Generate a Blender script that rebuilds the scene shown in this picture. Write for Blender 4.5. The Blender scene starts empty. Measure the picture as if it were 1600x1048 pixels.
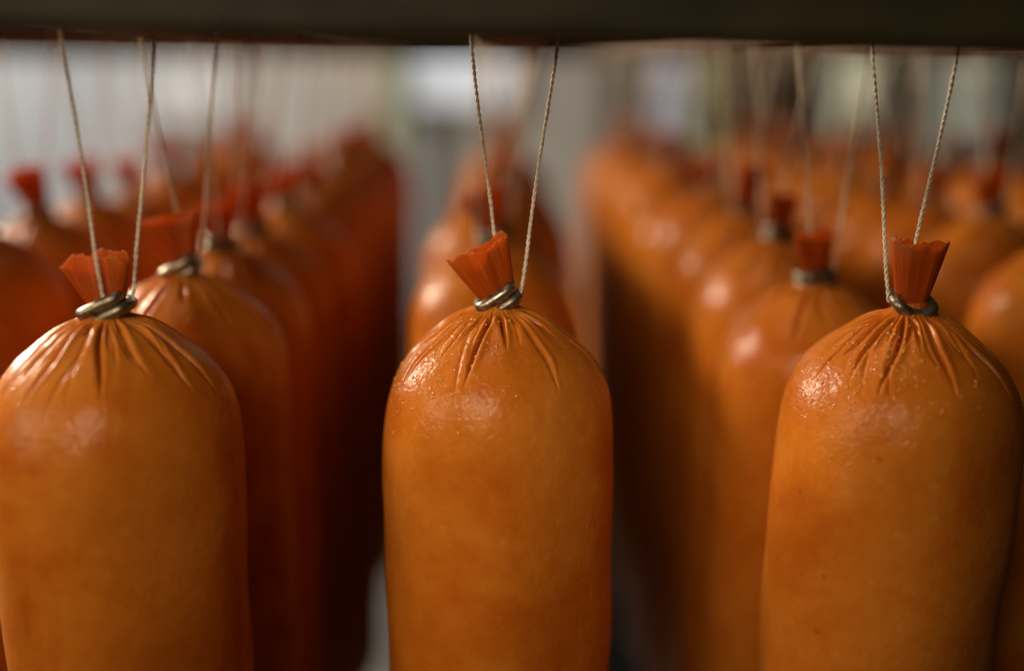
import bpy, bmesh, math, random
from mathutils import Vector, Matrix

# ------------------------------------------------------------------ camera, world, lamps, exposure
sc = bpy.context.scene
C = sc.collection
R = math.radians
EYE = 1.50                                   # eye height, about level with the underside of the rack rail

cam_d = bpy.data.cameras.new('camera')
cam = bpy.data.objects.new('camera', cam_d); C.objects.link(cam)
cam_d.sensor_width = 36.0
cam_d.lens = 42.75
cam_d.clip_start = 0.01
cam_d.clip_end = 50
cam.location = (0, 0, EYE)
cam.rotation_euler = (R(90 - 12.72), 0, R(-0.75))
cam_d.dof.use_dof = True
cam_d.dof.focus_distance = 0.326
cam_d.dof.aperture_fstop = 2.6
cam_d.dof.aperture_blades = 0
sc.camera = cam

w = bpy.data.worlds.new('World'); sc.world = w
w.use_nodes = True
w.node_tree.nodes['Background'].inputs[0].default_value = (0.9, 0.75, 0.6, 1)
w.node_tree.nodes['Background'].inputs[1].default_value = 0.005

def lamp(name, kind, loc, target, power, col, **kw):
    d = bpy.data.lights.new(name, kind)
    d.energy = power; d.color = col
    for k, v in kw.items(): setattr(d, k, v)
    o = bpy.data.objects.new(name, d); C.objects.link(o)
    o.location = loc
    o.rotation_euler = (Vector(target) - Vector(loc)).to_track_quat('-Z', 'Y').to_euler()
    return o

# wide lamp at the left, a little behind the racks: rims and pinkish sheen on the left shoulders
lamp('side_lamp', 'AREA', (-1.25, 1.25, EYE + 0.54), (0.02, 0.42, EYE - 0.08), 50, (1.0, 0.82, 0.62),
     shape='RECTANGLE', size=0.40, size_y=0.28)
# soft ceiling lamp above the racks: lights the domes of every row and leaves the gaps dark
lamp('overhead_lamp', 'AREA', (-0.30, 0.55, EYE + 1.15), (-0.10, 0.50, EYE), 0.55, (1.0, 0.78, 0.52),
     shape='RECTANGLE', size=0.6, size_y=0.6, spread=R(75))
# tube lamp above the photographer, low enough that the rail shades the rows behind
lamp('front_lamp', 'AREA', (-0.15, -0.08, EYE + 0.12), (-0.02, 0.30, EYE - 0.050), 0.125, (1.0, 0.78, 0.54),
     shape='RECTANGLE', size=0.22, size_y=0.24, spread=R(36))
# lamp at the left in front: its light rakes across, each front sausage shading its right-hand neighbour
lamp('left_front_lamp', 'AREA', (-0.78, 0.03, EYE + 0.17), (0.06, 0.38, EYE - 0.07), 0.50, (1.0, 0.77, 0.50),
     shape='RECTANGLE', size=0.55, size_y=0.34, spread=R(60))
# ceiling lamp in front of the pale back wall, left
lamp('wall_lamp', 'AREA', (-1.3, 1.75, EYE + 1.15), (-1.1, 2.4, EYE - 0.1), 15, (0.96, 0.97, 1.0),
     shape='RECTANGLE', size=0.9, size_y=0.25, spread=R(105))

vs = sc.view_settings
vs.view_transform = 'Standard'; vs.look = 'None'; vs.exposure = -0.12; vs.gamma = 1.0
vs.use_curve_mapping = False
sc.cycles.use_denoising = True
sc.cycles.max_bounces = 6
sc.cycles.diffuse_bounces = 2
sc.cycles.caustics_reflective = False
sc.cycles.caustics_refractive = False
sc.cycles.sample_clamp_indirect = 4.0

# ------------------------------------------------------------------ materials
def newmat(name):
    m = bpy.data.materials.new(name); m.use_nodes = True
    nt = m.node_tree
    return m, nt, nt.nodes['Principled BSDF']

def N(nt, t, **inp):
    n = nt.nodes.new(t)
    for k, v in inp.items():
        n.inputs[k.replace('_', ' ')].default_value = v
    return n

def ramp(nt, src, stops):
    r = nt.nodes.new('ShaderNodeValToRGB')
    e = r.color_ramp.elements
    while len(e) < len(stops): e.new(0.5)
    for k, (p, c) in enumerate(stops):
        e[k].position = p; e[k].color = c if len(c) == 4 else (*c, 1)
    nt.links.new(src, r.inputs[0])
    return r

def casing_mat(near):
    m, nt, b = newmat('smoked_casing')
    L = nt.links.new
    tc = N(nt, 'ShaderNodeTexCoord')
    oi = N(nt, 'ShaderNodeObjectInfo')
    add = nt.nodes.new('ShaderNodeVectorMath'); add.operation = 'MULTIPLY_ADD'
    cx = nt.nodes.new('ShaderNodeCombineXYZ')
    for k in range(3): L(oi.outputs['Random'], cx.inputs[k])
    L(cx.outputs[0], add.inputs[0]); add.inputs[1].default_value = (7.3, 3.1, 5.7)
    L(tc.outputs['Object'], add.inputs[2])
    P = add.outputs[0]
    # large soft blotches, finer mottling, small dark specks
    n1 = N(nt, 'ShaderNodeTexNoise', Scale=38.0, Detail=3.0, Roughness=0.6, Distortion=0.4); L(P, n1.inputs['Vector'])
    n2 = N(nt, 'ShaderNodeTexNoise', Scale=190.0, Detail=4.0, Roughness=0.65); L(P, n2.inputs['Vector'])
    c1 = ramp(nt, n1.outputs[0], [(0.30, (0.46, 0.108, 0.007)), (0.52, (0.55, 0.163, 0.014)), (0.70, (0.59, 0.198, 0.024))])
    c2 = ramp(nt, n2.outputs[0], [(0.28, (0.78, 0.66, 0.55)), (0.52, (1, 1, 1)), (0.62, (1, 1, 1)), (0.76, (1.0, 1.0, 1.0))])
    mx = nt.nodes.new('ShaderNodeMix'); mx.data_type = 'RGBA'; mx.blend_type = 'MULTIPLY'
    mx.inputs[0].default_value = 0.36
    L(c1.outputs[0], mx.inputs[6]); L(c2.outputs[0], mx.inputs[7])
    vo = N(nt, 'ShaderNodeTexVoronoi', Scale=130.0, Randomness=1.0); L(P, vo.inputs['Vector'])
    sp = ramp(nt, vo.outputs['Distance'], [(0.02, (0.62, 0.45, 0.32)), (0.16, (1, 1, 1))])
    # only a few of the specks
    sel = ramp(nt, vo.outputs['Color'], [(0.55, (0, 0, 0)), (0.80, (0.7, 0.7, 0.7))])
    mx2 = nt.nodes.new('ShaderNodeMix'); mx2.data_type = 'RGBA'; mx2.blend_type = 'MULTIPLY'
    L(sel.outputs[0], mx2.inputs[0]); L(mx.outputs[2], mx2.inputs[6]); L(sp.outputs[0], mx2.inputs[7])
    vf = N(nt, 'ShaderNodeTexVoronoi', Scale=210.0, Randomness=1.0); L(P, vf.inputs['Vector'])
    fl = ramp(nt, vf.outputs['Distance'], [(0.10, (0.5, 0.5, 0.5)), (0.34, (0, 0, 0))])
    fs = nt.nodes.new('ShaderNodeMath'); fs.operation = 'MULTIPLY'
    fr = ramp(nt, n1.outputs[0], [(0.45, (0.05, 0.05, 0.05)), (0.62, (0.6, 0.6, 0.6))])
    L(fl.outputs[0], fs.inputs[0]); L(fr.outputs[0], fs.inputs[1])
    mx3 = nt.nodes.new('ShaderNodeMix'); mx3.data_type = 'RGBA'
    L(fs.outputs[0], mx3.inputs[0]); L(mx2.outputs[2], mx3.inputs[6]); mx3.inputs[7].default_value = (0.68, 0.29, 0.05, 1)
    L(mx3.outputs[2], b.inputs['Base Color'])
    b.inputs['Subsurface Weight'].default_value = 0.15
    b.inputs['Specular IOR Level'].default_value = 0.13
    b.inputs['Subsurface Radius'].default_value = (1.0, 0.30, 0.05)
    b.inputs['Subsurface Scale'].default_value = 0.002
    b.inputs['IOR'].default_value = 1.42
    b.inputs['Coat Weight'].default_value = 0.24
    b.inputs['Coat Roughness'].default_value = 0.10
    rr = N(nt, 'ShaderNodeMapRange'); rr.inputs['To Min'].default_value = 0.28; rr.inputs['To Max'].default_value = 0.42
    L(n2.outputs[0], rr.inputs['Value']); L(rr.outputs[0], b.inputs['Roughness'])
    if near:                                            # fine relief: pores, small wet pimples
        n3 = N(nt, 'ShaderNodeTexNoise', Scale=700.0, Detail=1.0, Roughness=0.5); L(P, n3.inputs['Vector'])
        hm = nt.nodes.new('ShaderNodeMath'); hm.operation = 'MULTIPLY_ADD'
        L(n2.outputs[0], hm.inputs[0]); hm.inputs[1].default_value = 3.2; L(n3.outputs[0], hm.inputs[2])
        bp = N(nt, 'ShaderNodeBump', Strength=0.30, Distance=0.00035); L(hm.outputs[0], bp.inputs['Height'])
        L(bp.outputs[0], b.inputs['Normal'])
        bc = N(nt, 'ShaderNodeBump', Strength=0.6, Distance=0.00035); L(hm.outputs[0], bc.inputs['Height'])
        L(bc.outputs[0], b.inputs['Coat Normal'])
    else:
        b.inputs['Subsurface Weight'].default_value = 0.0
        b.inputs['Coat Weight'].default_value = 0.10
        b.inputs['Coat Roughness'].default_value = 0.22
        b.inputs['Specular IOR Level'].default_value = 0.12
    return m

def tail_mat():
    m, nt, b = newmat('dried_casing_tail')
    L = nt.links.new
    uv = N(nt, 'ShaderNodeUVMap')
    mp = N(nt, 'ShaderNodeMapping', Scale=(44.0, 1.0, 1.0)); L(uv.outputs[0], mp.inputs['Vector'])
    n = N(nt, 'ShaderNodeTexNoise', Scale=1.0, Detail=3.0); L(mp.outputs[0], n.inputs['Vector'])
    c = ramp(nt, n.outputs[0], [(0.25, (0.54, 0.080, 0.003)), (0.55, (0.66, 0.140, 0.007)), (0.80, (0.74, 0.24, 0.02))])
    sx = N(nt, 'ShaderNodeSeparateXYZ'); L(uv.outputs[0], sx.inputs[0])
    rimf = ramp(nt, sx.outputs[1], [(0.55, (0, 0, 0)), (1.0, (0.6, 0.6, 0.6))])      # amber painted in for light through the thinner single-layer rim
    mxr = nt.nodes.new('ShaderNodeMix'); mxr.data_type = 'RGBA'
    L(rimf.outputs[0], mxr.inputs[0]); L(c.outputs[0], mxr.inputs[6]); mxr.inputs[7].default_value = (0.72, 0.27, 0.04, 1)
    L(mxr.outputs[2], b.inputs['Base Color'])
    b.inputs['Roughness'].default_value = 0.42
    tr = N(nt, 'ShaderNodeBsdfTranslucent'); L(mxr.outputs[2], tr.inputs['Color'])
    mix = nt.nodes.new('ShaderNodeMixShader'); mix.inputs[0].default_value = 0.62
    L(b.outputs[0], mix.inputs[1]); L(tr.outputs[0], mix.inputs[2])
    bp = N(nt, 'ShaderNodeBump', Strength=0.2, Distance=0.0004); L(n.outputs[0], bp.inputs['Height'])
    L(bp.outputs[0], b.inputs['Normal'])
    L(mix.outputs[0], nt.nodes['Material Output'].inputs['Surface'])
    return m

def clip_mat():
    m, nt, b = newmat('dull_aluminium_clip')
    L = nt.links.new
    tc = N(nt, 'ShaderNodeTexCoord')
    n = N(nt, 'ShaderNodeTexNoise', Scale=420.0, Detail=4.0, Roughness=0.7); L(tc.outputs['Object'], n.inputs['Vector'])
    c = ramp(nt, n.outputs[0], [(0.36, (0.08, 0.05, 0.03)), (0.50, (0.27, 0.225, 0.165)), (0.7, (0.44, 0.39, 0.31))])
    L(c.outputs[0], b.inputs['Base Color'])
    b.inputs['Metallic'].default_value = 0.9
    r = ramp(nt, n.outputs[0], [(0.35, (0.55,) * 3), (0.65, (0.24,) * 3)]); L(r.outputs[0], b.inputs['Roughness'])
    bp = N(nt, 'ShaderNodeBump', Strength=0.35, Distance=0.0003); L(n.outputs[0], bp.inputs['Height']); L(bp.outputs[0], b.inputs['Normal'])
    return m

def string_mat():
    m, nt, b = newmat('cotton_twine')
    L = nt.links.new
    tc = N(nt, 'ShaderNodeTexCoord')
    n = N(nt, 'ShaderNodeTexNoise', Scale=600.0, Detail=3.0); L(tc.outputs['Object'], n.inputs['Vector'])
    c = ramp(nt, n.outputs[0], [(0.3, (0.80, 0.71, 0.56)), (0.65, (0.93, 0.87, 0.75))])
    L(c.outputs[0], b.inputs['Base Color'])
    b.inputs['Roughness'].default_value = 0.8
    bp = N(nt, 'ShaderNodeBump', Strength=0.5, Distance=0.0002); L(n.outputs[0], bp.inputs['Height']); L(bp.outputs[0], b.inputs['Normal'])
    tr = N(nt, 'ShaderNodeBsdfTranslucent'); L(c.outputs[0], tr.inputs['Color'])
    mix = nt.nodes.new('ShaderNodeMixShader'); mix.inputs[0].default_value = 0.3
    L(b.outputs[0], mix.inputs[1]); L(tr.outputs[0], mix.inputs[2])
    L(mix.outputs[0], nt.nodes['Material Output'].inputs['Surface'])
    return m

def drop_mat():
    m, nt, b = newmat('fat_moisture')
    b.inputs['Base Color'].default_value = (0.66, 0.25, 0.04, 1)
    b.inputs['Roughness'].default_value = 0.06
    b.inputs['IOR'].default_value = 1.5
    b.inputs['Coat Weight'].default_value = 0.6
    b.inputs['Coat Roughness'].default_value = 0.03
    return m

def noisy(name, a, bcol, scale, rough=0.5, metal=0.0, bump=0.2, stretch=(1, 1, 1), dist=0.002):
    m, nt, b = newmat(name)
    L = nt.links.new
    tc = N(nt, 'ShaderNodeTexCoord')
    mp = N(nt, 'ShaderNodeMapping', Scale=stretch); L(tc.outputs['Object'], mp.inputs['Vector'])
    n = N(nt, 'ShaderNodeTexNoise', Scale=scale, Detail=5.0, Roughness=0.6); L(mp.outputs[0], n.inputs['Vector'])
    c = ramp(nt, n.outputs[0], [(0.33, a), (0.68, bcol)])
    L(c.outputs[0], b.inputs['Base Color'])
    b.inputs['Roughness'].default_value = rough
    b.inputs['Metallic'].default_value = metal
    bp = N(nt, 'ShaderNodeBump', Strength=bump, Distance=dist); L(n.outputs[0], bp.inputs['Height']); L(bp.outputs[0], b.inputs['Normal'])
    return m

def glow(name, col, strength):
    m, nt, b = newmat(name)
    b.inputs['Base Color'].default_value = (0.3, 0.3, 0.3, 1)
    b.inputs['Emission Color'].default_value = (*col, 1)
    b.inputs['Emission Strength'].default_value = strength
    b.inputs['Roughness'].default_value = 0.3
    return m

M_CASE, M_CASE_FAR, M_TAIL, M_CLIP, M_TWINE, M_DROP = casing_mat(True), casing_mat(False), tail_mat(), clip_mat(), string_mat(), drop_mat()
M_RAIL = noisy('greasy_dark_steel', (0.008, 0.0066, 0.0033), (0.042, 0.036, 0.018), 45, 0.5, 0.0, 0.4, (0.35, 1, 1), 0.0012)
for _n in M_RAIL.node_tree.nodes:
    if _n.type == 'BSDF_PRINCIPLED': _n.inputs['Specular IOR Level'].default_value = 0.15
M_STICK = noisy('smoked_wood', (0.05, 0.022, 0.010), (0.12, 0.062, 0.028), 40, 0.7, 0, 0.4, (6, 0.5, 6), 0.0008)
M_WALL = noisy('pale_plaster', (0.50, 0.48, 0.44), (0.62, 0.60, 0.56), 3.0, 0.5, 0, 0.1)
M_OLIVE = noisy('olive_brown_paint', (0.035, 0.03, 0.018), (0.06, 0.052, 0.032), 4.0, 0.6, 0, 0.15)
M_BROWN = noisy('brown_painted_steel', (0.035, 0.015, 0.008), (0.065, 0.03, 0.017), 18, 0.5, 0.2, 0.2)
M_GREEN = noisy('green_painted_pipe', (0.20, 0.24, 0.09), (0.32, 0.35, 0.15), 18, 0.5, 0, 0.2)
M_DARK = noisy('gap_black', (0.006, 0.005, 0.004), (0.012, 0.01, 0.008), 10, 0.8, 0.0, 0.2)  # near-black of the added cabinet, keeps the gap between rows dark
M_FLOOR = noisy('grey_concrete', (0.16, 0.15, 0.14), (0.26, 0.25, 0.23), 9.0, 0.6, 0, 0.3)
M_FRAME = noisy('pale_window_frame', (0.50, 0.50, 0.48), (0.62, 0.62, 0.60), 12, 0.5, 0, 0.1)

# ------------------------------------------------------------------ helpers
def link(name, me, mat, parent=None):
    o = bpy.data.objects.new(name, me); C.objects.link(o)
    if mat and not me.materials: me.materials.append(mat)
    o.parent = parent
    return o

def mesh(name, verts, faces, smooth=True, uvs=None):
    me = bpy.data.meshes.new(name)
    me.from_pydata(verts, [], faces)
    if smooth: me.polygons.foreach_set('use_smooth', [True] * len(me.polygons))
    if uvs is not None:
        ul = me.uv_layers.new()
        for lp in me.loops: ul.data[lp.index].uv = uvs[lp.vertex_index]
    me.update()
    return me

def tag(o, label, cat=None, group=None, kind=None):
    o['label'] = label
    if cat: o['category'] = cat
    if group: o['group'] = group
    if kind: o['kind'] = kind
    return o

def box_mesh(name, x0, x1, y0, y1, z0, z1, bev=0.0, seg=2):
    bm = bmesh.new()
    bmesh.ops.create_cube(bm, size=1)
    for v in bm.verts:
        v.co = Vector(((x0 + x1) / 2 + v.co.x * (x1 - x0), (y0 + y1) / 2 + v.co.y * (y1 - y0), (z0 + z1) / 2 + v.co.z * (z1 - z0)))
    if bev: bmesh.ops.bevel(bm, geom=bm.edges[:], offset=bev, segments=seg, affect='EDGES', profile=0.5)
    me = bpy.data.meshes.new(name); bm.to_mesh(me); bm.free()
    return me

def lerp(a, b, t): return a + (b - a) * t
def sstep(a, b, x):
    t = min(1, max(0, (x - a) / (b - a))); return t * t * (3 - 2 * t)

# ------------------------------------------------------------------ sausage casing
RAD = 0.0325
LEN = 0.285
PROF = [(0.0042, 0.0012), (0.0046, -0.0002), (0.0062, -0.0016), (0.0095, -0.0032), (0.0140, -0.0055), (0.0190, -0.0092),
        (0.0237, -0.0130), (0.0275, -0.0178), (0.0302, -0.0234), (0.0318, -0.0300), (0.0325, -0.0385), (0.0326, -0.0520)]

def catmull(pts, n):
    out = []
    P = [pts[0]] + list(pts) + [pts[-1]]
    for i in range(1, len(P) - 2):
        p0, p1, p2, p3 = P[i - 1], P[i], P[i + 1], P[i + 2]
        for k in range(n):
            t = k / n
            out.append(tuple(0.5 * (2 * p1[j] + (p2[j] - p0[j]) * t + (2 * p0[j] - 5 * p1[j] + 4 * p2[j] - p3[j]) * t * t
                                    + (3 * p1[j] - p0[j] - 3 * p2[j] + p3[j]) * t ** 3) for j in range(2)))
    out.append(pts[-1])
    return out

ARC = [0.0]
_d = catmull(PROF, 24)
for _i in range(1, len(_d)): ARC.append(ARC[-1] + math.hypot(_d[_i][0] - _d[_i - 1][0], _d[_i][1] - _d[_i - 1][1]))
def arc_of_z(z):
    """distance along the profile from the neck"""
    if z <= _d[-1][1]: return ARC[-1] + (_d[-1][1] - z)
    for i in range(1, len(_d)):
        if z >= _d[i][1]:
            t = (z - _d[i - 1][1]) / min(-1e-9, _d[i][1] - _d[i - 1][1])
            return lerp(ARC[i - 1], ARC[i], min(1, max(0, t)))
    return ARC[-1]
def arc_of_r(r):
    return min((abs(p[0] - r), a) for p, a in zip(_d, ARC))[1]

class Surf:
    """One casing: a revolved dome with gathered folds. theta = 0 faces the photographer, + is to the right."""
    def __init__(s, folds, seed, lean=0.0):
        s.folds = sorted([(R(a), arc_of_r(re), d * 2.1, R(c)) for a, re, d, c in folds])
        s.zc, s.ac = None, 0
        rnd = random.Random(seed)
        s.ph = [rnd.uniform(0, 6.28) for _ in range(6)]
        s.lean = lean
    def disp(s, th, r, z):
        if s.zc != z:                                   # what every point of this ring shares
            s.zc, s.ac, s.act = z, arc_of_z(z), []
            q = s.ac
            rr = max(r, 0.004)
            s.half = 0.012 / rr
            for a, se, d, curve in s.folds if q < 0.066 else ():
                if q > se + 0.012: continue
                t = min(1.3, q / se)
                f = (1 - sstep(0.60, 1.0, t)) * sstep(0.0035, 0.0085, q)
                wd = lerp(0.00030, 0.00046, min(1, r / 0.022)) * (0.5 + 0.5 * f)
                e = (q - se) / 0.0040
                s.act.append((a + curve * t * t, d, f, wd, 0.00035 * math.sin(q * 260 + 40 * a), 0.10 * d * math.exp(-e * e)))
        fold_part = 0.0
        for ac, d, f, wd, sh, sw in s.act:
            da = (th - ac + math.pi) % (2 * math.pi) - math.pi
            if da > s.half or da < -s.half: continue
            x = da * max(r, 0.004) + sh
            if f > 0 and abs(x) < 10 * wd:
                # a narrow tucked crease with a rolled lip on either side
                g = -math.exp(-abs(x / wd) ** 1.5)
                g += 0.17 * math.exp(-((x - 3.2 * wd) / (2.3 * wd)) ** 2)
                g += 0.08 * math.exp(-((x + 4.2 * wd) / (3.4 * wd)) ** 2)
                fold_part += d * g * f
            # slight swelling just below the end of the crease
            if sw > 1e-6: fold_part += sw * math.exp(-(x / 0.004) ** 2)
        p = s.ph
        wob = 0.00036 * math.sin(2 * th + p[0] + z * 40) + 0.00027 * math.sin(3 * th + p[1] - z * 90) + 0.00020 * math.sin(5 * th + p[2] + 170 * z) + 0.00018 * math.sin(28 * z + p[5])
        fine = 0.00016 * math.sin(17 * th + p[3]) * math.exp(-((r - 0.013) / 0.007) ** 2) + 0.00012 * math.sin(29 * th + p[4]) * math.exp(-((r - 0.010) / 0.005) ** 2)
        return fold_part + (wob + fine) * sstep(0.008, 0.03, r) + fine
    def pt(s, th, r, z, nr, nz):
        d = s.disp(th, r, z)
        rr, zz = r + nr * d, z + nz * d
        return (rr * math.sin(th) + s.lean * z, -rr * math.cos(th), zz)

def profile(n_dome, n_body):
    top = catmull(PROF, n_dome)
    z0 = top[-1][1]; zb = -LEN + 0.030
    pts = top[:]
    for k in range(1, n_body + 1):
        t = k / n_body
        pts.append((lerp(0.0326, 0.0318, t), lerp(z0, zb, t)))
    for k in range(1, 9):
        a = k / 8 * math.pi / 2
        pts.append((max(0.0006, 0.0318 * math.cos(a) ** 0.8), zb - 0.030 * math.sin(a)))
    return pts

def casing_mesh(surf, nth, n_dome, n_body):
    pts = profile(n_dome, n_body)
    nrm = []
    for i in range(len(pts)):
        a = pts[max(0, i - 1)]; b = pts[min(len(pts) - 1, i + 1)]
        dr, dz = b[0] - a[0], b[1] - a[1]
        l = math.hypot(dr, dz) or 1
        nrm.append((-dz / l, dr / l))
    V, F = [], []
    for i, (r, z) in enumerate(pts):
        for k in range(nth):
            u = 2 * math.pi * k / nth
            V.append(surf.pt(u - (0.5 * math.sin(u) if nth > 400 else 0), r, z, *nrm[i]))
    for i in range(len(pts) - 1):
        for k in range(nth):
            k2 = (k + 1) % nth
            F.append((i * nth + k, (i + 1) * nth + k, (i + 1) * nth + k2, i * nth + k2))
    F.append(tuple(range(nth)))
    F.append(tuple(reversed(range((len(pts) - 1) * nth, len(pts) * nth))))
    return mesh('casing', V, F)

def droplets_mesh(surf, n, seed, bias):
    rnd = random.Random(seed)
    dome = catmull(PROF, 12)
    bm = bmesh.new()
    for _ in range(n):
        i = int(len(dome) * min(0.99, max(0.30, rnd.gauss(bias[1], 0.13))))
        r, z = dome[i]; a, b = dome[max(0, i - 1)], dome[min(len(dome) - 1, i + 1)]
        dr, dz = b[0] - a[0], b[1] - a[1]; l = math.hypot(dr, dz) or 1
        th = R(rnd.gauss(bias[0], bias[2]))
        p = Vector(surf.pt(th, r, z, -dz / l, dr / l))
        nv = Vector((math.sin(th) * -dz / l, -math.cos(th) * -dz / l, dr / l)).normalized()
        q = rnd.random()
        rad = 0.00010 + 0.00036 * q ** 2.8
        M = Matrix.Translation(p) @ nv.to_track_quat('Z', 'Y').to_matrix().to_4x4() @ Matrix.Diagonal((rad, rad * rnd.uniform(0.8, 1.5), rad * 0.6, 1))
        bmesh.ops.create_icosphere(bm, subdivisions=2 if rad > 0.0002 else 1, radius=1, matrix=M)
    me = bpy.data.meshes.new('moisture_droplets'); bm.to_mesh(me); bm.free()
    me.polygons.foreach_set('use_smooth', [True] * len(me.polygons))
    return me

# ------------------------------------------------------------------ clip, tail, twine
def sweep(path, rad, ns, closed=False):
    """verts, faces of a round tube along a polyline; rad may be a list"""
    V, F = [], []
    n = len(path)
    up = None
    for i in range(n):
        a = Vector(path[(i - 1) % n] if closed else path[max(0, i - 1)]); b = Vector(path[(i + 1) % n] if closed else path[min(n - 1, i + 1)])
        t = (b - a).normalized() if (b - a).length > 1e-9 else Vector((0, 0, 1))
        if up is None:
            up = t.orthogonal().normalized()
        up = (up - t * up.dot(t)).normalized()
        sd = t.cross(up)
        rr = rad[i] if isinstance(rad, (list, tuple)) else rad
        c = Vector(path[i])
        for k in range(ns):
            an = 2 * math.pi * k / ns
            V.append(tuple(c + up * (rr * math.cos(an)) + sd * (rr * math.sin(an))))
    m = n if closed else n - 1
    for i in range(m):
        j = (i + 1) % n
        for k in range(ns):
            k2 = (k + 1) % ns
            F.append((i * ns + k, i * ns + k2, j * ns + k2, j * ns + k))
    if not closed:
        F.append(tuple(reversed(range(ns)))); F.append(tuple(range((n - 1) * ns, n * ns)))
    return V, F

def clip_mesh(style, seg=56):
    """a wire clip pressed round the neck: a flattened coil whose two arms lie one over the other at the front"""
    path, rad = [], []
    if style == 'double':
        t0, t1, hl, hw, rise = -0.42, 1.42, 0.0049, 0.0039, 0.0033
    elif style == 'long':
        t0, t1, hl, hw, rise = -0.30, 1.22, 0.0056, 0.0041, 0.0032
    else:
        t0, t1, hl, hw, rise = -0.08, 1.03, 0.0050, 0.0042, 0.0004
    n = seg
    for k in range(n + 1):
        u = k / n
        t = lerp(t0, t1, u)
        a = math.pi * 2 * t - math.pi / 2            # t = 0 is the front middle
        ca, sa = math.cos(a), math.sin(a)
        x = hl * math.copysign(abs(ca) ** 0.42, ca)
        y = hw * math.copysign(abs(sa) ** 0.42, sa)
        zz = rise * (sstep(0.22, 0.78, t) - 0.5) if style != 'single' else 0.0
        if style == 'single': zz += 0.0020 * (x / hl) ** 2 - 0.001
        path.append((x, y - 0.0002, zz))
        e = min(u, 1 - u) * n
        rad.append(0.00168 * (0.80 + 0.20 * min(1, e / 2.0)))
    V, F = sweep(path, rad, 12)
    return mesh('clip', V, F)

def tail_mesh(seed, wtop, h, wbase=0.0042, nu=96, nv=14, slant=0.0):
    """the trimmed end of the casing: a gathered sleeve opening into a flat ruffled fan"""
    rnd = random.Random(seed)
    ph = [rnd.uniform(0, 6.28) for _ in range(8)]
    jag = [rnd.choice([0, 0, 0, 0, 0, 0, 1]) * rnd.uniform(-0.0008, 0.0003) + rnd.uniform(-0.00012, 0.00012) for _ in range(97)]
    V, uv, F = [], [], []
    def rim(u):
        a = 2 * math.pi * u
        return (0.0010 * math.sin(a * 2 + ph[0]) + 0.0006 * math.sin(a * 5 + ph[1]) + 0.00014 * math.sin(a * 23 + ph[2])
                + 0.0001 * math.sin(a * 41 + ph[3]) + jag[int(u * 97) % 97])
    for j in range(nv + 1):
        v = j / nv
        for k in range(nu):
            u = k / nu
            a = 2 * math.pi * u
            A = lerp(wbase, wtop / 2, v ** 0.85)
            B = lerp(0.0030, 0.0021, v)
            pl = (0.00005 * math.sin(13 * a + ph[4]) + 0.000025 * math.sin(27 * a + ph[5]) + 0.00035 * math.sin(5 * a + ph[6])) * (0.5 + 0.7 * v)
            x = A * math.cos(a) + 0.3 * pl * math.cos(a)
            y = (B + pl) * math.sin(a) + 0.0012 * v * math.sin(3.0 * x / 0.009 + ph[7])
            zz = -0.001 + v * (h + rim(u) + slant * x / 0.009) - 0.0016 * v * (x / (wtop / 2)) ** 2
            V.append((x, y, zz)); uv.append((u, v))
    # a second, inner wall gives the membrane its thickness
    off = len(V)
    for j in range(nv + 1):
        for k in range(nu):
            x, y, zz = V[j * nu + k]
            a = 2 * math.pi * k / nu
            V.append((x - 0.00022 * math.cos(a), y - 0.00022 * math.sin(a), zz)); uv.append(uv[j * nu + k])
    for j in range(nv):
        for k in range(nu):
            k2 = (k + 1) % nu
            F.append((j * nu + k, j * nu + k2, (j + 1) * nu + k2, (j + 1) * nu + k))
            F.append((off + j * nu + k, off + (j + 1) * nu + k, off + (j + 1) * nu + k2, off + j * nu + k2))
    for k in range(nu):
        k2 = (k + 1) % nu
        F.append((nv * nu + k, nv * nu + k2, off + nv * nu + k2, off + nv * nu + k))
    return mesh('tail', V, F, uvs=uv)

def resample(pts, step):
    out = [Vector(pts[0])]
    for i in range(len(pts) - 1):
        a, b = Vector(pts[i]), Vector(pts[i + 1])
        n = max(1, int(round((b - a).length / step)))
        for k in range(1, n + 1): out.append(a.lerp(b, k / n))
    return out

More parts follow.
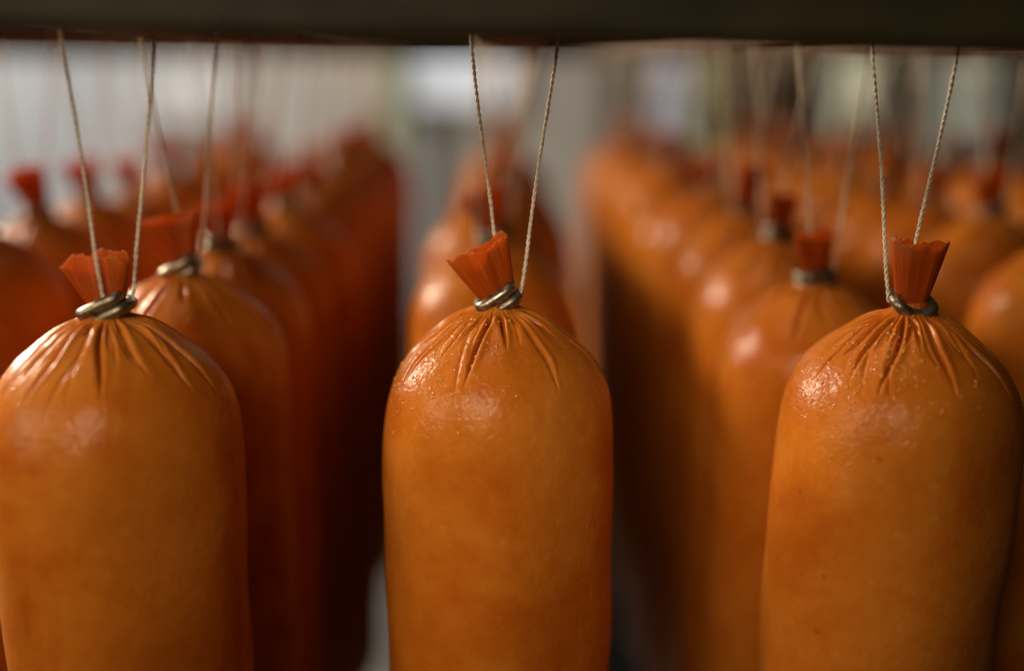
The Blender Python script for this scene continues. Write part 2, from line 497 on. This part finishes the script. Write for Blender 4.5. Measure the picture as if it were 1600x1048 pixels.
def twine_mesh(pts, detail, seed):
    """a loop of twine from the clip, over the stick and back; two twisted plies where it is near"""
    rnd = random.Random(seed)
    if detail == 0:
        P = resample(pts, 0.006)
        V, F = sweep([tuple(p) for p in P], 0.00062, 6)
        return mesh('string', V, F)
    P = resample(pts, 0.0004 if detail == 2 else 0.0007)
    # ease the corners
    for _ in range(5):
        P = [P[0]] + [(P[i - 1] + P[i] * 2 + P[i + 1]) / 4 for i in range(1, len(P) - 1)] + [P[-1]]
    w1, w2 = rnd.uniform(0, 6), rnd.uniform(0, 6)
    V, F = [], []
    s = 0
    acc = [0]
    for i in range(1, len(P)): s += (P[i] - P[i - 1]).length; acc.append(s)
    L_ = s
    up = Vector((0, 1, 0.01)).normalized()
    frames = []
    for i in range(len(P)):
        t = (P[min(len(P) - 1, i + 1)] - P[max(0, i - 1)]).normalized()
        up = (up - t * up.dot(t)).normalized()
        frames.append((up.copy(), t.cross(up)))
    for ply in range(2):
        path, rad = [], []
        for i, p in enumerate(P):
            an = 2 * math.pi * acc[i] / 0.0036 + ply * math.pi + 0.5 * math.sin(acc[i] * 300 + w1)
            u, sd = frames[i]
            wob = 0.00022 * math.sin(acc[i] * 95 + w2) * min(1, acc[i] / 0.01, (L_ - acc[i]) / 0.01)
            path.append(tuple(p + u * (0.00026 * math.cos(an)) + sd * (0.00026 * math.sin(an) + wob)))
            rad.append(0.00030 * (1 + 0.10 * math.sin(acc[i] * 520 + ply + w1)))
        v, f = sweep(path, rad, 6)
        o = len(V)
        V += v; F += [tuple(o + q for q in ff) for ff in f]
    return mesh('string', V, F)

# ------------------------------------------------------------------ setting: wall, floor, rack
def structure(o): o['kind'] = 'structure'; return o

structure(tag(link('floor', box_mesh('floor', -2.2, 2.2, -0.8, 2.6, -0.10, 0.0), M_FLOOR), 'grey concrete floor below the hanging racks', 'floor'))
structure(tag(link('back_wall', box_mesh('back_wall', -2.2, 0.42, 2.40, 2.48, 0.002, 3.0), M_WALL), 'pale blurred wall behind the rows on the left', 'wall'))
structure(tag(link('right_wall', box_mesh('right_wall', 0.423, 2.2, 2.36, 2.48, 0.002, 3.0), M_OLIVE), 'dim olive brown wall behind the rows on the right', 'wall'))

def window(label, x0, x1, z0, z1, y, col, strength):
    e = bpy.data.objects.new('window', None); C.objects.link(e); e.location = ((x0 + x1) / 2, y, z0)
    tag(e, label, 'window', 'blurred windows behind the racks')
    w2, h = (x1 - x0) / 2, z1 - z0
    t = 0.018
    link('pane', box_mesh('pane', -w2 + t, w2 - t, -0.008, -0.004, t, h - t), glow('daylit_pane', col, strength), e)
    for nm, b in (('frame_bar', (-w2, -w2 + t, -0.02, -0.002, 0, h)), ('frame_bar', (w2 - t, w2, -0.02, -0.002, 0, h)),
                  ('frame_bar', (-w2 + t, w2 - t, -0.02, -0.002, 0, t)), ('frame_bar', (-w2 + t, w2 - t, -0.02, -0.002, h - t, h))):
        link(nm, box_mesh(nm, *b, bev=0.002), M_FRAME, e)
    return e

window('bright white window just left of the middle string', -0.175, 0.045, EYE - 0.10, EYE + 0.22, 2.40, (0.95, 0.97, 1.0), 0.64)
window('cream window high on the pale wall at the left', -0.68, -0.50, EYE - 0.12, EYE + 0.25, 2.40, (1.0, 0.95, 0.84), 0.42)
window('bluish grey window between the thin and the broad brown posts', 0.285, 0.385, EYE - 0.17, EYE + 0.2, 2.40, (0.86, 0.90, 1.0), 0.36)
window('narrow pale yellow window right of the broad brown post', 0.62, 0.74, EYE - 0.20, EYE + 0.2, 2.36, (1.0, 0.97, 0.66), 0.50)
window('dull grey green window behind the right hand strings', 0.82, 0.96, EYE - 0.18, EYE + 0.2, 2.36, (0.85, 0.92, 0.72), 0.20)

def post(name, label, cat, x, y, wd, mat, z0=0.004, z1=2.6, round_=False, group=None):
    if round_:
        V, F = sweep([(0, 0, 0), (0, 0, (z1 - z0) / 2), (0, 0, z1 - z0)], wd / 2, 20)
        me = mesh(name, V, F)
    else:
        me = box_mesh(name, -wd / 2, wd / 2, -wd / 2, wd / 2, 0, z1 - z0, 0.003)
    o = link(name, me, mat); o.location = (x, y, z0)
    return tag(o, label, cat, group)

post('green_pipe', 'green pipe on the wall left of the white window', 'pipe', -0.185, 2.33, 0.035, M_GREEN, round_=True)
post('yellow_green_pipe', 'yellow green pipe right of the bluish grey window', 'pipe', 0.405, 2.30, 0.05, M_GREEN, round_=True)
post('wall_post', 'thin brown post left of the bluish grey window', 'post', 0.228, 2.32, 0.042, M_BROWN, group='brown posts by the back wall')
post('wall_post', 'broad dark brown post between the bluish and yellow windows', 'post', 0.505, 2.28, 0.075, M_BROWN, group='brown posts by the back wall')

# made-up dark cabinet low behind the rows, added to blacken the right-hand gap
cab = bpy.data.objects.new('dark_filler_cabinet', None); C.objects.link(cab); cab.location = (0.55, 1.9, 0.003)
tag(cab, 'made-up black cabinet low behind the rows, filling the dark gap', 'cabinet')
link('body', box_mesh('body', -0.67, 0.75, 0, 0.4, 0.05, EYE - 0.40, 0.006), M_DARK, cab)
link('plinth', box_mesh('plinth', -0.64, 0.72, 0.03, 0.39, 0, 0.048), M_DARK, cab)
for k in range(2):
    dr = link('door', box_mesh('door', -0.66 + k * 0.71, 0.03 + k * 0.71, -0.02, -0.002, 0.06, EYE - 0.415, 0.004), M_DARK, cab)
    link('handle', box_mesh('handle', -0.02 + k * 0.10, 0.0 + k * 0.10, -0.05, -0.021, 0.55, 0.70, 0.004), M_CLIP, dr)

# rack rails: an angle section, the sticks lie on its lower flange
def rail(label, y, z, flip=1, x0=-0.75, x1=0.75, rotx=0.0, rotz=0.0, tall=0.062):
    sec = []
    t, dp, rr = 0.003, 0.018, 0.0028
    for k in range(7):                                  # rounded outer corner
        a = math.pi + k / 6 * math.pi / 2
        sec.append((rr + rr * math.cos(a), rr + rr * math.sin(a)))
    sec += [(dp - 0.001, 0), (dp, 0.001), (dp, t - 0.001), (dp - 0.001, t), (t, t), (t, tall), (0, tall)]
    n = len(sec)
    rnd = random.Random(5)
    V, F = [], []
    ns = 90
    for i in range(ns + 1):
        x = lerp(x0, x1, i / ns)
        wz = 0.00035 * math.sin(x * 21 + 1) + 0.00025 * math.sin(x * 53)
        for (yy, zz) in sec: V.append((x, flip * yy, zz + wz))
    for i in range(ns):
        for k in range(n):
            k2 = (k + 1) % n
            f = (i * n + k, i * n + k2, (i + 1) * n + k2, (i + 1) * n + k)
            F.append(f if flip > 0 else tuple(reversed(f)))
    F.append(tuple(range(n))); F.append(tuple(reversed(range(ns * n, (ns + 1) * n))))
    me = mesh('rack_rail', V, F, smooth=False)
    o = link('rack_rail', me, M_RAIL); o.location = (0, y, z); o.rotation_euler = (0, rotx, rotz)
    return tag(o, label, 'rail', 'rack rails')

STICK_Z = EYE + 0.0072
rail('dark greasy steel rack rail across the top, nearest the camera', 0.250, EYE + 0.0039, rotx=R(1.2))
rail('dark steel rack rail at the far end of the sticks', 1.40, EYE + 0.0030, flip=-1)

STICKS = {-2: -0.196, -1: -0.0958, 0: 0.005, 1: 0.1085, 2: 0.212, 3: 0.315}
ROWN = {-2: 'far left', -1: 'left', 0: 'middle', 1: 'right', 2: 'second right', 3: 'far right'}
SW, SH = 0.0215, 0.010
for c, x in STICKS.items():
    me = box_mesh('smoke_stick', -SW / 2, SW / 2, 0.0, 1.125, 0, SH, 0.0015)
    o = link('smoke_stick', me, M_STICK); o.location = (x, 0.264, STICK_Z)
    tag(o, f'brown wooden smoke stick carrying the {ROWN[c]} row of sausages', 'stick', 'smoke sticks')

# ------------------------------------------------------------------ sausages
def rand_folds(rnd, n=13, deep=0.0011):
    out = []
    for k in range(n):
        out.append((k * 360 / n + rnd.uniform(-9, 9) - 180, rnd.choice([0.018, 0.024, 0.028, 0.030]) * rnd.uniform(0.92, 1.05),
                    deep * rnd.uniform(0.6, 1.2), rnd.uniform(-5, 5)))
    return out

FRONT = {
    'middle': [(-60, 0.0305, 0.0013, -6), (-44, 0.0235, 0.0008, 3), (-28, 0.0150, 0.0006, 0), (-14, 0.0285, 0.0013, -6), (8, 0.0205, 0.0010, -3), (24, 0.0150, 0.0006, 3),
               (34, 0.0290, 0.0012, 0), (56, 0.0180, 0.0008, 4), (76, 0.0300, 0.0008, 6), (98, 0.025, 0.001, 0), (-84, 0.027, 0.0009, 0),
               (125, 0.029, 0.001, 0), (150, 0.026, 0.001, 0), (178, 0.03, 0.001, 0), (-155, 0.025, 0.001, 0), (-130, 0.029, 0.001, 0), (-106, 0.025, 0.001, 0)],
    'left': [(-56, 0.0300, 0.0012, 4), (-40, 0.0260, 0.0009, -4), (-27, 0.0285, 0.0011, -4), (-12, 0.0130, 0.0006, 0), (7, 0.0280, 0.0012, 5), (33, 0.0250, 0.0006, 6),
             (55, 0.0290, 0.0010, 8), (72, 0.0300, 0.0009, 8), (-74, 0.029, 0.001, 0), (95, 0.026, 0.001, 0), (120, 0.029, 0.001, 0), (148, 0.025, 0.001, 0),
             (175, 0.03, 0.001, 0), (-155, 0.026, 0.001, 0), (-128, 0.029, 0.001, 0), (-100, 0.026, 0.001, 0)],
    'right': [(-26, 0.0288, 0.0013, -5), (-9, 0.0185, 0.0007, 0), (5, 0.0288, 0.0013, 3), (-50, 0.0270, 0.0010, 0), (-62, 0.0240, 0.0007, -4), (-74, 0.0285, 0.0007, 0),
              (-86, 0.024, 0.0006, 0), (20, 0.0150, 0.0006, 3), (40, 0.0298, 0.0010, 6), (66, 0.0300, 0.0007, 8), (90, 0.026, 0.001, 0), (118, 0.029, 0.001, 0), (145, 0.025, 0.001, 0),
              (172, 0.03, 0.001, 0), (-155, 0.026, 0.001, 0), (-130, 0.029, 0.001, 0), (-107, 0.026, 0.001, 0)],
}

rnd = random.Random(11)
# shared, lighter meshes for the blurred rows
CASES_MID = [casing_mesh(Surf(rand_folds(rnd), 40 + k), 240, 7, 14) for k in range(3)]
CASES_FAR = [casing_mesh(Surf(rand_folds(rnd, 12, 0.0013), 60 + k), 128, 4, 8) for k in range(4)]
TAILS = [tail_mesh(80 + k, rnd.uniform(0.016, 0.022), rnd.uniform(0.015, 0.019), nu=64, nv=8) for k in range(5)]
CLIPS = [clip_mesh('double', 40), clip_mesh('long', 40), clip_mesh('single', 36)]

def sausage(label, stick_x, x, y, z, casing, tail, tail_rot, clip, clip_rot, detail, seed, legs, group='hanging sausages', lean=0.0):
    """legs: where the two ends of the string meet the clip, in local coordinates"""
    e = bpy.data.objects.new('sausage', None); C.objects.link(e)
    e.location = (x, y, z)
    tag(e, label, 'sausage', group)
    co = link('casing', casing, M_CASE if detail else M_CASE_FAR, e)
    co.rotation_euler = (0, lean, 0)
    to = link('tail', tail, M_TAIL, e); to.location = (0, 0, 0.0022); to.rotation_euler = tail_rot
    co2 = link('clip', clip, M_CLIP, e); co2.location = (0, 0, 0.0004); co2.rotation_euler = clip_rot
    a, b = legs
    sx = stick_x - x; zb = STICK_Z - z; hw = SW / 2 + 0.0009
    pts = [a, (sx - hw, 0.0, zb), (sx - hw, 0.0005, zb + SH + 0.0009), (sx + hw, 0.0005, zb + SH + 0.0009), (sx + hw, 0.0, zb), b]
    link('string', twine_mesh(pts, detail, seed), M_TWINE, e)
    return e

def legs_for(r, mode):
    if mode == 0: return ((0.0005, 0.0042, 0.0035), (0.0062, -0.001, 0.0012))
    if mode == 1: return ((0.0005, -0.0045, 0.004), (0.0066, 0.000, 0.001))
    return ((-0.0062, -0.0005, 0.001), (0.0, 0.0045, 0.004))

# -- the three in front
spec = [
    ('middle', 0, 0.0004, 0.331, EYE - 0.0650, 'double', (0.05, R(33) * -1, R(4)), tail_mesh(1, 0.0182, 0.0160, 0.0046, 160, 20), (R(6), R(-24), R(6)), 0,
     'sharp front sausage in the middle, tail fan leaning left over a double clip', (-42, 0.52, 24)),
    ('left', -1, -0.1010, 0.311, EYE - 0.0630, 'long', (0.05, R(26) * -1, R(-5)), tail_mesh(2, 0.0185, 0.0135, 0.0048, 160, 20), (R(4), R(-9), R(-5)), 1,
     'front sausage at the left edge, string crossing in front of its broad tail', (-30, 0.60, 40)),
    ('right', 1, 0.1120, 0.321, EYE - 0.0645, 'single', (R(14), R(10), R(0)), tail_mesh(3, 0.0165, 0.0170, 0.0042, 160, 20), (R(3), R(6), R(4)), 2,
     'front sausage at the right, upright red tail and a single bent clip', (-42, 0.55, 24)),
]
for key, col, x, y, z, cst, crot, tl, trot, lm, label, bias in spec:
    fr = random.Random(300 + col)
    fine = [(fr.uniform(-180, 180), fr.uniform(0.0105, 0.0200), fr.uniform(0.00022, 0.00042), fr.uniform(-9, 9)) for _ in range(34)]
    fine += [(fr.uniform(-90, 90), fr.uniform(0.0225, 0.0310), fr.uniform(0.00014, 0.00026), fr.uniform(-12, 12)) for _ in range(9)]
    sf = Surf(FRONT[key] + fine, 7 + col, 0.034 if key == 'right' else 0.0)
    e = sausage(label, STICKS[col], x, y, z, casing_mesh(sf, 640, 14, 30), tl, trot, clip_mesh(cst, 72), crot, 2, 100 + col, legs_for(0, lm))
    d = link('moisture_droplets', droplets_mesh(sf, 720 if key != 'left' else 160, 9 + col, bias), M_DROP, e)
    d['kind'] = 'stuff'
    d.parent = [ch for ch in e.children if ch.name.startswith('casing')][0]

# -- the rows behind
ORD = ['first', 'second', 'third', 'fourth', 'fifth', 'sixth', 'seventh', 'eighth', 'ninth', 'tenth', 'eleventh', 'twelfth', 'thirteenth', 'fourteenth', 'fifteenth', 'sixteenth']
rows = {
    -2: dict(start=1, ys=[0.455, 0.524, 0.592, 0.660, 0.728, 0.797, 0.866, 0.935, 1.004], zs={}),
    -1: dict(start=2, ys=[0.379, 0.445, 0.511, 0.577, 0.643, 0.709, 0.775, 0.841, 0.907, 0.973, 1.039], zs={0: -0.0640, 1: -0.0665, 2: -0.0695}),
    0: dict(start=2, ys=[0.452, 0.518, 0.576, 0.644, 0.712, 0.780, 0.848, 0.916, 0.984], zs={}),
    1: dict(start=2, ys=[0.400, 0.468, 0.535, 0.602, 0.669, 0.737, 0.805, 0.873, 0.941, 1.009, 1.077], zs={0: -0.0710, 1: -0.066}),
    2: dict(start=1, ys=[0.450, 0.518, 0.586, 0.655, 0.724, 0.793, 0.862, 0.931, 1.000, 1.070], zs={}),
    3: dict(start=1, ys=[0.690, 0.760, 0.830, 0.900, 0.970, 1.040, 1.110], zs={}),
}
rnd = random.Random(23)
for c, row in rows.items():
    for k, y in enumerate(row['ys']):
        n = k + row['start'] - 1
        z = EYE + row['zs'].get(k, -0.0655 + rnd.uniform(-0.0045, 0.0045))
        x = STICKS[c] + (0.0 if c != -1 else -0.0055) + rnd.uniform(-0.0025, 0.0025)
        if c == 1 and k == 0: x = 0.1062
        if c == 0 and k < 3: x = -0.001
        mid = n <= 2 and abs(c) <= 1
        case = CASES_MID[(k + c) % 3] if mid else CASES_FAR[rnd.randrange(4)]
        what = f'{ORD[n]} sausage from the front in the {ROWN[c]} row'
        if k == len(row['ys']) - 1: what = f'last, farthest sausage at the back of the {ROWN[c]} row'
        trot = (rnd.uniform(-0.2, 0.2), rnd.uniform(-0.35, 0.35), rnd.uniform(-0.6, 0.6))
        crot = (rnd.uniform(0, 0.2), rnd.uniform(-0.5, 0.3), rnd.uniform(-0.5, 0.5))
        lm = rnd.randrange(3)
        cl = CLIPS[rnd.randrange(3)]
        if c == -1 and k == 0: trot, crot, cl, lm = (0.1, -0.18, 0), (0.08, -0.52, 0.05), CLIPS[0], 0
        if c == 1 and k == 0: trot, crot, cl, lm = (0.1, -0.12, 0.5), (0.1, -0.15, 0.1), CLIPS[0], 0
        e = sausage(what, STICKS[c], x, y, z, case, TAILS[rnd.randrange(5)], trot, cl, crot, 1 if mid else 0, 200 + 20 * c + k, legs_for(0, lm), lean=rnd.uniform(-0.02, 0.02))
        g = rnd.uniform(0.975, 1.015)
        for ch in e.children:
            if ch.name.startswith('casing'): ch.scale = (g, g, 1)
        if not mid:
            for ch in e.children:
                if ch.name.startswith('casing'): ch.rotation_euler[2] = rnd.uniform(0, 6.28)
